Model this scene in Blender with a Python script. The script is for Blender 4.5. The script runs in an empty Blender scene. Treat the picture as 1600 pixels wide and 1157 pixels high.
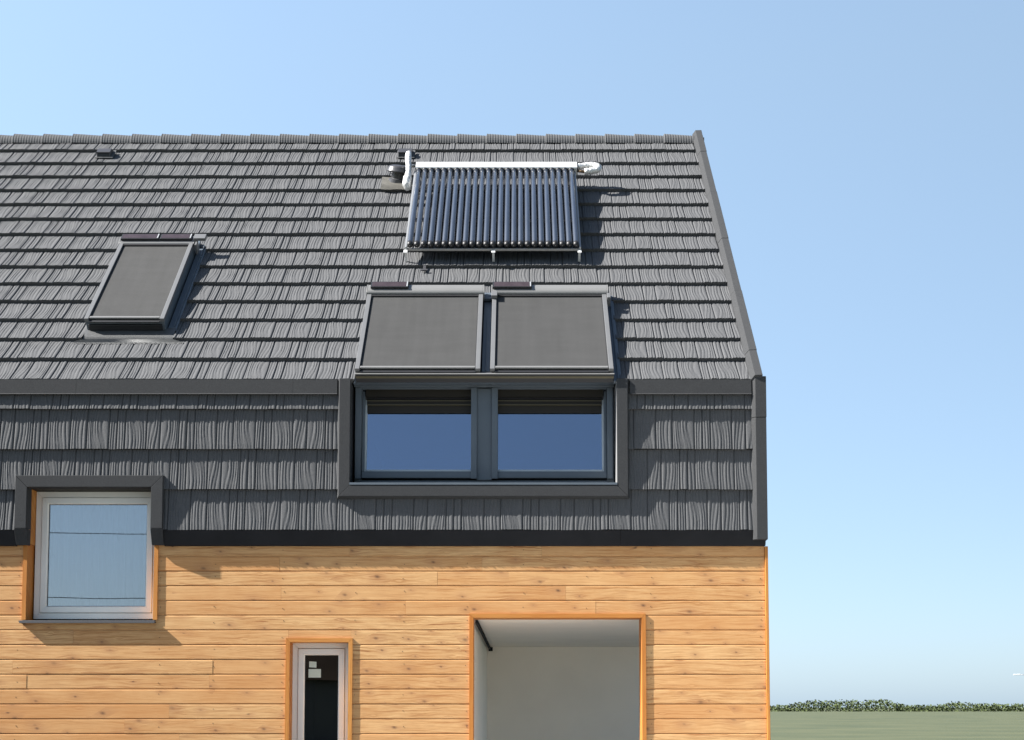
import bpy, math, random
import numpy as np
from mathutils import Vector, Matrix
R = math.radians
random.seed(7)
scene = bpy.context.scene
col = scene.collection

# ------------------------------------------------------------------ camera, sky, sun
cam_data = bpy.data.cameras.new('camera')
cam = bpy.data.objects.new('camera', cam_data); col.objects.link(cam)
cam.location = (0, 0, 1.65)
cam.rotation_euler = (R(90 + 4.295), 0, 0)
cam_data.sensor_width = 36.0
cam_data.lens = 36.0 * 2186.78 / 1600
cam_data.shift_x = -10.0 / 1600
cam_data.shift_y = (940.83 - 578.5) / 1600
cam_data.clip_start = 0.1; cam_data.clip_end = 6000
scene.camera = cam

SUN = Vector((-1.0, -0.21, 0.87)).normalized()      # towards the sun
world = bpy.data.worlds.new('World'); scene.world = world
world.use_nodes = True
nt = world.node_tree; nt.nodes.clear()
sky = nt.nodes.new('ShaderNodeTexSky'); sky.sky_type = 'NISHITA'; sky.sun_disc = False
sky.sun_elevation = math.asin(SUN.z)
sky.sun_rotation = math.atan2(SUN.x, SUN.y)
sky.altitude = 0; sky.air_density = 0.8; sky.dust_density = 1.0; sky.ozone_density = 1.0
bg = nt.nodes.new('ShaderNodeBackground'); bg.inputs['Strength'].default_value = 0.12
wo = nt.nodes.new('ShaderNodeOutputWorld')
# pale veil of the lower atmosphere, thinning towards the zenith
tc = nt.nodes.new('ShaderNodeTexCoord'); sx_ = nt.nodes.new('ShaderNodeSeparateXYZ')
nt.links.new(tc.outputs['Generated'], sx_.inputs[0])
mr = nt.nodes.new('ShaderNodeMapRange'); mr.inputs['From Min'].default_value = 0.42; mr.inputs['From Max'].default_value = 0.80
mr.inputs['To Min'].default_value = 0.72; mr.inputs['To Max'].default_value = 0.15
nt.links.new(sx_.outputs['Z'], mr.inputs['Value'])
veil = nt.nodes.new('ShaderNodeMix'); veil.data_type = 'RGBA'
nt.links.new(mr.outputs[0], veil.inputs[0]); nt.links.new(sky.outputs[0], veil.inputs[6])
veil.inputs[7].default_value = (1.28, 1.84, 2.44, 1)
# brighter on the sun side; dimmed overhead and behind camera to cut facade fill
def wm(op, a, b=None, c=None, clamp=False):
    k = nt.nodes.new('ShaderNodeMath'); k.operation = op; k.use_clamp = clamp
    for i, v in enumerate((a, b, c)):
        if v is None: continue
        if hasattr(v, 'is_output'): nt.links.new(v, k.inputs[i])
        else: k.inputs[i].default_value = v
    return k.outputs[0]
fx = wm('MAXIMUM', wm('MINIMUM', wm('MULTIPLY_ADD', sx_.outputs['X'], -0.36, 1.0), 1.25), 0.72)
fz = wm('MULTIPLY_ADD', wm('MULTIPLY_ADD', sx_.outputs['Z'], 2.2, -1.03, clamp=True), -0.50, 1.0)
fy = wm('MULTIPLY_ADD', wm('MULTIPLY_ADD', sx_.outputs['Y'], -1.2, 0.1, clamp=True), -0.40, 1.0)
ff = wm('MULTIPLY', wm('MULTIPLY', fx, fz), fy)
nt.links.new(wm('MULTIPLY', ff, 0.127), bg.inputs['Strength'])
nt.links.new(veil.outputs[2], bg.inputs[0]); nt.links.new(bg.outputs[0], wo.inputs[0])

sd = bpy.data.lights.new('sun', 'SUN'); sd.energy = 5.0; sd.angle = R(0.53); sd.color = (1.0, 0.965, 0.91)
so = bpy.data.objects.new('sun', sd); col.objects.link(so)
so.rotation_euler = SUN.to_track_quat('Z', 'Y').to_euler(); so.location = (-20, -6, 18)

scene.view_settings.view_transform = 'Standard'
scene.view_settings.look = 'None'
scene.view_settings.gamma = 1.0
scene.view_settings.exposure = 1.5
scene.cycles.diffuse_bounces = 10; scene.cycles.max_bounces = 14

# ------------------------------------------------------------------ main dimensions (metres)
M = 12.557            # front plane of the tiled mansard
S = M - 0.035         # face of the metal surrounds
W = M + 0.074          # face of the timber cladding
Z0 = 4.626            # height of the break between mansard and roof
AL = 0.782746         # roof pitch
CA, SA = math.cos(AL), math.sin(AL)
XL, XR = -9.0, 2.25   # ends of the house
COURSE = 0.369
RIDGE = 15 * COURSE
BACK = M + 2 * RIDGE * CA

def RP(x, s, h=0.0):  # point on the roof slope: along x, s up the slope, h above it
    return (x, M + s * CA - h * SA, Z0 + s * SA + h * CA)

# ------------------------------------------------------------------ materials
def new_mat(name):
    m = bpy.data.materials.new(name); m.use_nodes = True
    n = m.node_tree; n.nodes.clear()
    out = n.nodes.new('ShaderNodeOutputMaterial')
    b = n.nodes.new('ShaderNodeBsdfPrincipled')
    n.links.new(b.outputs[0], out.inputs[0])
    return m, n, b, out

def N(n, t, **kw):
    k = n.nodes.new(t)
    for a, v in kw.items():
        if a.startswith('i_'):
            k.inputs[a[2:].replace('_', ' ')].default_value = v
        else:
            setattr(k, a, v)
    return k

def mixcol(n, fac, a, b, blend='MIX'):
    k = n.nodes.new('ShaderNodeMix'); k.data_type = 'RGBA'; k.blend_type = blend
    for sock, v in ((k.inputs[0], fac), (k.inputs[6], a), (k.inputs[7], b)):
        if hasattr(v, 'is_output'): n.links.new(v, sock)
        elif isinstance(v, (tuple, list)): sock.default_value = (*v[:3], 1)
        else: sock.default_value = v
    return k.outputs[2]

def mth(n, op, a, b=None, c=None):
    k = n.nodes.new('ShaderNodeMath'); k.operation = op
    for i, v in enumerate((a, b, c)):
        if v is None: continue
        if hasattr(v, 'is_output'): n.links.new(v, k.inputs[i])
        else: k.inputs[i].default_value = v
    return k.outputs[0]

def ramp(n, fac, stops):
    k = n.nodes.new('ShaderNodeValToRGB')
    while len(k.color_ramp.elements) < len(stops): k.color_ramp.elements.new(0.5)
    for e, (p, c) in zip(k.color_ramp.elements, stops):
        e.position = p; e.color = (*c, 1) if len(c) == 3 else c
    n.links.new(fac, k.inputs[0])
    return k.outputs[0]

def noise(n, vec, scale, detail=3, rough=0.55, dist=0.0):
    k = N(n, 'ShaderNodeTexNoise'); k.inputs['Scale'].default_value = scale
    k.inputs['Detail'].default_value = detail; k.inputs['Roughness'].default_value = rough
    k.inputs['Distortion'].default_value = dist
    if vec is not None: n.links.new(vec, k.inputs['Vector'])
    return k.outputs[0]

def coords(n):
    return n.nodes.new('ShaderNodeTexCoord').outputs['Object']

def bump(n, b, h, strength, dist):
    k = N(n, 'ShaderNodeBump'); k.inputs['Strength'].default_value = strength
    k.inputs['Distance'].default_value = dist
    n.links.new(h, k.inputs['Height']); n.links.new(k.outputs[0], b.inputs['Normal'])

def simple(name, color, rough=0.5, metal=0.0, var=0.08, scale=6.0, bmp=0.0, bscale=200.0, spec=0.5):
    m, n, b, o = new_mat(name)
    v = coords(n)
    f = noise(n, v, scale, 4, 0.6)
    lo = tuple(c * (1 - var) for c in color); hi = tuple(min(1, c * (1 + var)) for c in color)
    c = ramp(n, f, [(0.3, lo), (0.7, hi)])
    n.links.new(c, b.inputs['Base Color'])
    b.inputs['Roughness'].default_value = rough; b.inputs['Metallic'].default_value = metal
    b.inputs['Specular IOR Level'].default_value = spec
    if bmp: bump(n, b, noise(n, v, bscale, 2, 0.6), bmp, 0.002)
    return m

def granule(name, color, fine=190.0, strength=0.35):
    """stone-coated steel: fine mineral grit over a slightly blotchy grey"""
    m, n, b, o = new_mat(name)
    v = coords(n)
    g = noise(n, v, fine, 2, 0.7)
    bl = noise(n, v, 2.3, 4, 0.6)
    st = noise(n, v, 14, 4, 0.7)
    c = ramp(n, g, [(0.28, tuple(x * 0.62 for x in color)), (0.5, color), (0.75, tuple(x * 1.45 for x in color))])
    c = mixcol(n, mth(n, 'MULTIPLY', bl, 0.35), c, tuple(x * 0.72 for x in color))
    c = mixcol(n, mth(n, 'MULTIPLY', ramp(n, st, [(0.5, (0, 0, 0)), (0.8, (1, 1, 1))]), 0.25), c, (color[0]*1.45, color[1]*1.42, color[2]*1.35))
    n.links.new(c, b.inputs['Base Color'])
    b.inputs['Roughness'].default_value = 0.85; b.inputs['Specular IOR Level'].default_value = 0.25
    bump(n, b, g, strength, 0.002)
    return m

MAT = {}
MAT['tile'] = granule('roof_tile_grit', (0.094, 0.096, 0.100))
MAT['trim'] = granule('verge_grit', (0.0445, 0.046, 0.0485), 170, 0.4)
MAT['black'] = simple('black_flashing', (0.024, 0.024, 0.026), 0.9, 0, 0.15, 3, spec=0.1)
MAT['anth'] = simple('anthracite_aluminium', (0.098, 0.120, 0.144), 0.45, 0, 0.06, 4)
MAT['dark'] = simple('dark_frame', (0.016, 0.017, 0.02), 0.5, 0, 0.1, 4)
MAT['reveal_lit'] = simple('sunlit_reveal', (0.28, 0.28, 0.28), 0.45, 0, 0.05, 4)
MAT['bead'] = simple('pale_bead', (0.42, 0.47, 0.50), 0.35, 0, 0.04, 5)
MAT['rail'] = simple('silver_rail', (0.135, 0.137, 0.14), 0.45, 0.0, 0.05, 5)
MAT['bar'] = simple('light_bar', (0.175, 0.175, 0.172), 0.4, 0.0, 0.04, 5)
MAT['brown'] = simple('brown_board', (0.015, 0.011, 0.006), 0.6, 0, 0.15, 5)
MAT['copper'] = simple('brown_lip', (0.095, 0.082, 0.048), 0.5, 0.2, 0.1, 5)
MAT['white'] = simple('white_window_frame', (0.88, 0.87, 0.81), 0.35, 0, 0.03, 3)
MAT['plaster'] = simple('white_plaster', (0.92, 0.86, 0.77), 0.9, 0, 0.03, 1.5, 0.15, 120)
MAT['room'] = simple('room_wall', (0.10, 0.085, 0.07), 0.9, 0, 0.2, 1.5)
MAT['silver'] = simple('bright_aluminium', (0.78, 0.78, 0.77), 0.38, 0.35, 0.03, 5)
MAT['silver2'] = simple('satin_aluminium', (0.34, 0.35, 0.36), 0.4, 0.3, 0.04, 5)
MAT['alu'] = simple('brushed_aluminium', (0.42, 0.41, 0.39), 0.4, 0.5, 0.1, 9)
MAT['rubber'] = simple('black_rubber', (0.015, 0.015, 0.016), 0.45, 0, 0.1, 20)
MAT['gplastic'] = simple('grey_plastic', (0.055, 0.055, 0.06), 0.35, 0, 0.1, 9)
MAT['paper'] = simple('paper_label', (0.62, 0.68, 0.58), 0.8, 0, 0.05, 30)
MAT['sill'] = simple('dark_sill', (0.09, 0.088, 0.092), 0.45, 0, 0.06, 6)
MAT['cable'] = simple('black_cable', (0.02, 0.02, 0.02), 0.6)
MAT['screed'] = simple('pale_screed', (0.68, 0.65, 0.60), 0.9, 0, .08, 1.0)
MAT['galv'] = simple('galvanised_steel', (0.42, 0.43, 0.44), 0.5, 0.4)

def mat_solarstrip():
    m, n, b, o = new_mat('solar_strip')
    v = coords(n)
    c = ramp(n, noise(n, v, 12, 3), [(0.3, (0.038, 0.026, 0.028)), (0.7, (0.055, 0.040, 0.043))])
    n.links.new(c, b.inputs['Base Color']); b.inputs['Roughness'].default_value = 0.25
    return m
MAT['solar'] = mat_solarstrip()

def mat_fabric():
    m, n, b, o = new_mat('blind_fabric')
    v = coords(n)
    st = N(n, 'ShaderNodeMapping'); n.links.new(v, st.inputs[0]); st.inputs['Scale'].default_value = (1.2, 5, 5)
    a = noise(n, st.outputs[0], 2.2, 3, 0.5)
    st2 = N(n, 'ShaderNodeMapping'); n.links.new(v, st2.inputs[0]); st2.inputs['Scale'].default_value = (7, .6, .6)
    a2 = noise(n, st2.outputs[0], 2.0, 3, 0.5)
    s = mth(n, 'ADD', mth(n, 'MULTIPLY', a, .5), mth(n, 'MULTIPLY', a2, .5))
    c = ramp(n, s, [(0.3, (0.0485, 0.0485, 0.048)), (0.7, (0.060, 0.060, 0.0595))])
    sp = N(n, 'ShaderNodeSeparateXYZ'); n.links.new(v, sp.inputs[0])
    wv = mth(n, 'MULTIPLY', mth(n, 'SINE', mth(n, 'MULTIPLY', sp.outputs[0], 1600)), mth(n, 'SINE', mth(n, 'MULTIPLY', sp.outputs[2], 2200)))
    n.links.new(c, b.inputs['Base Color']); b.inputs['Roughness'].default_value = 0.8
    b.inputs['Specular IOR Level'].default_value = 0.2
    bump(n, b, wv, 0.25, 0.001)
    return m
MAT['fabric'] = mat_fabric()

def mat_wood(name, horiz=True, tint=(1, 1, 1), knots=True, orange=False):
    m, n, b, o = new_mat(name)
    v = coords(n)
    at = N(n, 'ShaderNodeAttribute'); at.attribute_name = 'rnd'
    rnd = at.outputs['Fac']
    sp = N(n, 'ShaderNodeSeparateXYZ'); n.links.new(v, sp.inputs[0])
    x, y, z = sp.outputs
    u, w = (x, z) if horiz else (z, x)
    u = mth(n, 'ADD', u, y)
    cb = N(n, 'ShaderNodeCombineXYZ')       # board-space coordinates: long axis, across, board number
    n.links.new(mth(n, 'ADD', u, mth(n, 'MULTIPLY', rnd, 37.0)), cb.inputs[0])
    n.links.new(w, cb.inputs[1]); n.links.new(mth(n, 'MULTIPLY', rnd, 11.0), cb.inputs[2])
    P = cb.outputs[0]
    # knots
    mk = N(n, 'ShaderNodeMapping'); n.links.new(P, mk.inputs[0]); mk.inputs['Scale'].default_value = (2.6, 7.4, 1)
    vo = N(n, 'ShaderNodeTexVoronoi'); vo.inputs['Scale'].default_value = 1.0; vo.inputs['Randomness'].default_value = 1.0
    n.links.new(mk.outputs[0], vo.inputs['Vector'])
    # anisotropic distance: recompute from position difference
    df = N(n, 'ShaderNodeVectorMath'); df.operation = 'SUBTRACT'
    n.links.new(mk.outputs[0], df.inputs[0]); n.links.new(vo.outputs['Position'], df.inputs[1])
    ds = N(n, 'ShaderNodeSeparateXYZ'); n.links.new(df.outputs[0], ds.inputs[0])
    dx = mth(n, 'ADD', mth(n, 'DIVIDE', ds.outputs[0], 2.6), mth(n, 'MULTIPLY', ds.outputs[1], 0.05)); dz = mth(n, 'DIVIDE', ds.outputs[1], 7.4)
    d2 = mth(n, 'SQRT', mth(n, 'ADD', mth(n, 'POWER', mth(n, 'MULTIPLY', dx, 0.62), 2), mth(n, 'POWER', dz, 2)))
    vs = N(n, 'ShaderNodeSeparateColor'); n.links.new(vo.outputs['Color'], vs.inputs[0])
    kr = mth(n, 'ADD', 0.006, mth(n, 'MULTIPLY', mth(n, 'POWER', vs.outputs[0], 2.5), 0.015))
    rel = mth(n, 'DIVIDE', d2, kr)
    kn = mth(n, 'SUBTRACT', 1.0, mth(n, 'SMOOTH_MIN', rel, 1.0, 0.4))       # 1 in the knot
    halo = mth(n, 'POWER', 2.718, mth(n, 'MULTIPLY', mth(n, 'POWER', mth(n, 'DIVIDE', d2, mth(n, 'MULTIPLY', kr, 3.2)), 2), -1.0))
    # grain, bent round the knots
    shift = mth(n, 'MULTIPLY', halo, mth(n, 'MULTIPLY', mth(n, 'SIGN', dz), 0.018))
    lowb = noise(n, P, 1.4, 2, 0.5)
    cb2 = N(n, 'ShaderNodeCombineXYZ')
    n.links.new(mth(n, 'MULTIPLY', mth(n, 'ADD', u, mth(n, 'MULTIPLY', rnd, 37.0)), 1.0), cb2.inputs[0])
    n.links.new(mth(n, 'MULTIPLY', mth(n, 'ADD', mth(n, 'SUBTRACT', w, shift), mth(n, 'MULTIPLY', lowb, 0.07)), 34.0), cb2.inputs[1])
    n.links.new(mth(n, 'MULTIPLY', rnd, 11.0), cb2.inputs[2])
    g = noise(n, cb2.outputs[0], 2.3, 6, 0.68, 0.35)
    gf = noise(n, cb2.outputs[0], 9.0, 3, 0.6)
    if orange:
        lt, md, dk = (0.58, 0.28, 0.075), (0.48, 0.20, 0.042), (0.34, 0.12, 0.024)
    else:
        lt, md, dk = (0.73, 0.460, 0.215), (0.59, 0.330, 0.135), (0.28, 0.110, 0.038)
    lt, md, dk = [tuple(a * t for a, t in zip(q, tint)) for q in (lt, md, dk)]
    c = ramp(n, g, [(0.34, dk), (0.45, md), (0.57, lt), (0.72, tuple(min(1, q * 1.08) for q in lt))])
    c = mixcol(n, mth(n, 'MULTIPLY', ramp(n, gf, [(0.42, (0, 0, 0)), (0.72, (1, 1, 1))]), 0.55), c, dk)
    # colour from board to board and long soft streaks
    c = mixcol(n, ramp(n, rnd, [(0.0, (0.0,) * 3), (1.0, (0.75,) * 3)]), c, tuple(a * k for a, k in zip(md, (0.92, 0.74, 0.60))))
    big = noise(n, P, 0.9, 4, 0.6)
    c = mixcol(n, mth(n, 'MULTIPLY', ramp(n, big, [(0.45, (0, 0, 0)), (0.7, (1, 1, 1))]), 0.35), c, lt)
    c = mixcol(n, mth(n, 'MULTIPLY', ramp(n, noise(n, P, 1.7, 5, 0.65), [(0.5, (0, 0, 0)), (0.72, (1, 1, 1))]), 0.45), c, tuple(a * k for a, k in zip(md, (0.86, 0.70, 0.58))))
    gate = mth(n, 'ADD', 0.05, mth(n, 'MULTIPLY', mth(n, 'FRACT', mth(n, 'MULTIPLY', rnd, 7.3)), 0.6))
    if knots:
        c = mixcol(n, mth(n, 'MULTIPLY', halo, mth(n, 'MULTIPLY', mth(n, 'GREATER_THAN', vs.outputs[0], gate), 0.42)), c, (0.36, 0.16, 0.07))
        c = mixcol(n, mth(n, 'MULTIPLY', kn, mth(n, 'MULTIPLY', mth(n, 'GREATER_THAN', vs.outputs[0], gate), mth(n, 'MULTIPLY_ADD', vs.outputs[1], 0.65, 0.30))), c, (0.085, 0.045, 0.028))
    n.links.new(c, b.inputs['Base Color'])
    b.inputs['Roughness'].default_value = 0.62; b.inputs['Specular IOR Level'].default_value = 0.3
    bump(n, b, g, 0.15, 0.002)
    return m
MAT['wood'] = mat_wood('larch_cladding')
MAT['orange_v'] = mat_wood('orange_trim_upright', False, knots=False, orange=True)
MAT['orange_h'] = mat_wood('orange_trim_level', True, knots=False, orange=True)

def mat_glass(name, tint, boost=0.0, alpha=(0.82, 0.86, 0.9)):
    m, n, b, o = new_mat(name)
    n.nodes.remove(b)
    tr = N(n, 'ShaderNodeBsdfTransparent'); tr.inputs[0].default_value = (*alpha, 1)
    gl = N(n, 'ShaderNodeBsdfGlossy'); gl.inputs['Color'].default_value = (*tint, 1); gl.inputs['Roughness'].default_value = 0.0
    fr = N(n, 'ShaderNodeFresnel'); fr.inputs['IOR'].default_value = 1.52
    f = mth(n, 'MINIMUM', mth(n, 'ADD', mth(n, 'MULTIPLY', fr.outputs[0], 2.0), boost), 1.0)
    v = coords(n)
    k = N(n, 'ShaderNodeBump'); k.inputs['Strength'].default_value = 0.04; k.inputs['Distance'].default_value = 0.01
    n.links.new(noise(n, v, 1.3, 1), k.inputs['Height']); n.links.new(k.outputs[0], gl.inputs['Normal'])
    mx = N(n, 'ShaderNodeMixShader')
    n.links.new(f, mx.inputs[0]); n.links.new(tr.outputs[0], mx.inputs[1]); n.links.new(gl.outputs[0], mx.inputs[2])
    n.links.new(mx.outputs[0], o.inputs[0])
    return m
MAT['glass'] = mat_glass('window_glass', (0.97, 0.99, 1.0), 0.25)
MAT['glass_blue'] = mat_glass('blue_tinted_glass', (0.62, 0.75, 1.0), 0.30, (0.35, 0.42, 0.5))  # reflection tinted blue to stand in for a bluer sky behind the viewer

def mat_tube():
    m, n, b, o = new_mat('vacuum_tube_glass')
    v = coords(n)
    c = ramp(n, noise(n, v, 3, 2), [(0.3, (0.018, 0.027, 0.045)), (0.7, (0.028, 0.040, 0.062))])
    n.links.new(c, b.inputs['Base Color'])
    b.inputs['Roughness'].default_value = 0.5; b.inputs['Coat Weight'].default_value = 1.0
    b.inputs['Coat Roughness'].default_value = 0.03; b.inputs['Coat IOR'].default_value = 1.6
    return m
MAT['tube'] = mat_tube()

def mat_foil():
    m, n, b, o = new_mat('crumpled_foil')
    v = coords(n)
    g = noise(n, v, 26, 3, 0.7, 0.8)
    c = ramp(n, g, [(0.3, (0.50, 0.50, 0.49)), (0.65, (0.80, 0.80, 0.79))])
    n.links.new(c, b.inputs['Base Color']); b.inputs['Metallic'].default_value = 0.35; b.inputs['Roughness'].default_value = 0.38
    bump(n, b, g, 1.0, 0.012)
    return m
MAT['foil'] = mat_foil()
MAT['curtain'] = simple('net_curtain', (0.62, 0.64, 0.66), 0.9, 0, 0.05, 5)

def mat_ground(name, a, bb, sc):
    m, n, b, o = new_mat(name)
    v = coords(n)
    f = noise(n, v, sc, 6, 0.65)
    f2 = noise(n, v, sc * 40, 4, 0.6)
    c = ramp(n, mth(n, 'ADD', mth(n, 'MULTIPLY', f, 0.7), mth(n, 'MULTIPLY', f2, 0.3)), [(0.35, a), (0.65, bb)])
    n.links.new(c, b.inputs['Base Color']); b.inputs['Roughness'].default_value = 0.95
    bump(n, b, f2, 0.4, 0.02)
    return m
MAT['field'] = mat_ground('field_grass', (0.035, 0.05, 0.018), (0.09, 0.095, 0.04), 0.12)
MAT['paving'] = mat_ground('dark_paving', (0.045, 0.045, 0.045), (0.07, 0.07, 0.07), 0.6)
MAT['bounce_pale'] = mat_ground('pale_bounce_slab', (0.40, 0.40, 0.39), (0.48, 0.48, 0.47), 0.8)
MAT['barnroof'] = simple('dull_barn_roof', (0.012, 0.009, 0.007), 1.0, 0, .2, .5, spec=0.0)
MAT['rust'] = simple('dark_nail', (0.05, 0.03, 0.022), 0.6)
MAT['leaf'] = mat_ground('hedge_leaf', (0.035, 0.055, 0.018), (0.08, 0.10, 0.035), 0.3)

# ------------------------------------------------------------------ mesh helpers
class MB:
    def __init__(self): self.v = []; self.f = []; self.m = []; self.r = []
    def add(self, verts, faces, mi=0, rnd=0.5):
        o = len(self.v); self.v += [tuple(p) for p in verts]
        for f in faces:
            self.f.append(tuple(i + o for i in f)); self.m.append(mi); self.r.append(rnd)
    def box(self, x0, x1, y0, y1, z0, z1, mi=0, rnd=0.5):
        v = [(x0,y0,z0),(x1,y0,z0),(x1,y1,z0),(x0,y1,z0),(x0,y0,z1),(x1,y0,z1),(x1,y1,z1),(x0,y1,z1)]
        self.add(v, [(0,3,2,1),(4,5,6,7),(0,1,5,4),(1,2,6,5),(2,3,7,6),(3,0,4,7)], mi, rnd)
    def rbox(self, x0, x1, s0, s1, h0, h1, mi=0, rnd=0.5):      # a box lying on the roof slope
        v = [RP(x0,s0,h0),RP(x1,s0,h0),RP(x1,s1,h0),RP(x0,s1,h0),RP(x0,s0,h1),RP(x1,s0,h1),RP(x1,s1,h1),RP(x0,s1,h1)]
        self.add(v, [(0,3,2,1),(4,5,6,7),(0,1,5,4),(1,2,6,5),(2,3,7,6),(3,0,4,7)], mi, rnd)
    def hexa(self, v, mi=0, rnd=0.5):                            # bottom loop of 4, top loop of 4
        self.add(v, [(0,3,2,1),(4,5,6,7),(0,1,5,4),(1,2,6,5),(2,3,7,6),(3,0,4,7)], mi, rnd)
    def prism(self, A, B, mi=0, rnd=0.5):                        # two matching loops
        n = len(A)
        f = [tuple(range(n - 1, -1, -1)), tuple(range(n, 2 * n))]
        f += [(i, (i + 1) % n, n + (i + 1) % n, n + i) for i in range(n)]
        self.add(list(A) + list(B), f, mi, rnd)
    def tube(self, pts, rad, seg=12, mi=0, caps=True):
        pts = [Vector(p) for p in pts]; n = len(pts)
        rad = rad if isinstance(rad, (list, tuple)) else [rad] * n
        rings = []; up = None
        for i, p in enumerate(pts):
            t = (pts[min(i + 1, n - 1)] - pts[max(i - 1, 0)]).normalized()
            if up is None: up = t.orthogonal().normalized()
            up = (up - t * up.dot(t)).normalized(); sd_ = t.cross(up)
            rings.append([p + (up * math.cos(a) + sd_ * math.sin(a)) * rad[i] for a in [2 * math.pi * k / seg for k in range(seg)]])
        v = [q for r_ in rings for q in r_]; f = []
        for i in range(n - 1):
            for k in range(seg):
                f.append((i*seg+k, i*seg+(k+1) % seg, (i+1)*seg+(k+1) % seg, (i+1)*seg+k))
        if caps: f += [tuple(range(seg - 1, -1, -1)), tuple(range((n - 1) * seg, n * seg))]
        self.add(v, f, mi)
    def build(self, name, mats, parent=None, smooth=False, bevel=0.0):
        me = bpy.data.meshes.new(name); me.from_pydata(self.v, [], self.f)
        mats = mats if isinstance(mats, (list, tuple)) else [mats]
        for q in mats: me.materials.append(q)
        me.polygons.foreach_set('material_index', self.m)
        a = me.attributes.new('rnd', 'FLOAT', 'FACE'); a.data.foreach_set('value', self.r)
        if smooth: me.polygons.foreach_set('use_smooth', [True] * len(self.f))
        me.update()
        import bmesh
        bm = bmesh.new(); bm.from_mesh(me); bmesh.ops.recalc_face_normals(bm, faces=bm.faces); bm.to_mesh(me); bm.free()
        o = bpy.data.objects.new(name, me); col.objects.link(o)
        if parent is not None: o.parent = parent
        if bevel:
            b = o.modifiers.new('bevel', 'BEVEL'); b.width = bevel; b.segments = 2; b.limit_method = 'ANGLE'; b.angle_limit = R(35)
        return o

def ring(mb, pts, prof, closed=True, gap=0.001, mi=0, rnd=None):
    """mitred frame in the XZ plane: pts = corners [(x,z)], prof = [(outward offset, y)] for a path walked
    clockwise seen from the front (outward = left of travel)"""
    n = len(pts)
    P = [Vector(p) for p in pts]
    def seg(i): return (P[(i + 1) % n] - P[i % n]).normalized()
    cnt = n if closed else n - 1
    for i in range(cnt):
        d = seg(i); nl = Vector((-d.y, d.x))
        def end(k, first):
            if not closed and ((first and i == 0) or ((not first) and i == cnt - 1)): return nl.copy()
            d2 = seg(i - 1) if first else seg(i + 1)
            n2 = Vector((-d2.y, d2.x)); mm = (nl + n2); mm = mm / mm.dot(nl)
            return mm
        ma, mbb = end(i, True), end(i, False)
        A = [P[i] + ma * o + d * gap for o, y in prof]; B = [P[(i + 1) % n] + mbb * o - d * gap for o, y in prof]
        mb.prism([(a.x, y, a.y) for a, (o, y) in zip(A, prof)], [(b.x, y, b.y) for b, (o, y) in zip(B, prof)], mi,
                 random.random() if rnd is None else rnd)

def rect(x0, x1, z0, z1):      # clockwise seen from the front: outward is left of travel
    return [(x0, z0), (x0, z1), (x1, z1), (x1, z0)]

def empty(name, loc=(0, 0, 0), parent=None):
    o = bpy.data.objects.new(name, None); col.objects.link(o); o.location = loc; o.empty_display_size = 0.3
    if parent is not None: o.parent = parent
    return o
def tag(o, label=None, cat=None, group=None, kind=None):
    if label: o['label'] = label
    if cat: o['category'] = cat
    if group: o['group'] = group
    if kind: o['kind'] = kind
    return o

# ------------------------------------------------------------------ ground
g = MB(); g.add([(-3000,-3000,0),(3000,-3000,0),(3000,3000,0),(-3000,3000,0)], [(0,1,2,3)])
tag(g.build('ground', MAT['field']), 'flat grassy ground reaching to the horizon', kind='structure')
g = MB(); g.add([(-14,-8,.004),(9,-8,.004),(9,24,.004),(-14,24,.004)], [(0,1,2,3)])  # unseen ground, darkened to cut the bounce onto the facade
tag(g.build('pavement', MAT['paving']), 'dark paving round the timber house', kind='structure')

g = MB(); g.box(-1.2, 9.0, 3.0, W - .06, .005, .012)  # unseen slab added and sized to bounce sunlight into the carport
tag(g.build('bounce_slab', MAT['bounce_pale']), 'unseen pale slab added to bounce light into the carport', kind='structure')

# ------------------------------------------------------------------ tiled surfaces (pressed metal shakes)
SHAKES = [.15, .20, .073, .073, .195, .125, .17, .07, .07, .204]
EDGES = np.concatenate([[0], np.cumsum(SHAKES)]); PANEL = EDGES[-1]
rs = np.random.RandomState(11)
SH_N = np.array([max(2, round(w / .029)) for w in SHAKES])
SH_A = np.array([.5, 1.5, .25, -.3, -.75, .7, -1.3, .2, -.2, 1.1])     # bow of the grain
SH_F = np.array([1.0, .8, 1.1, 1.0, 1.3, 1.1, .8, 1.0, 1.0, .9])
SH_P = np.array([.1, 0, .4, .3, .25, .6, .05, .2, .5, 0.0])

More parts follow.
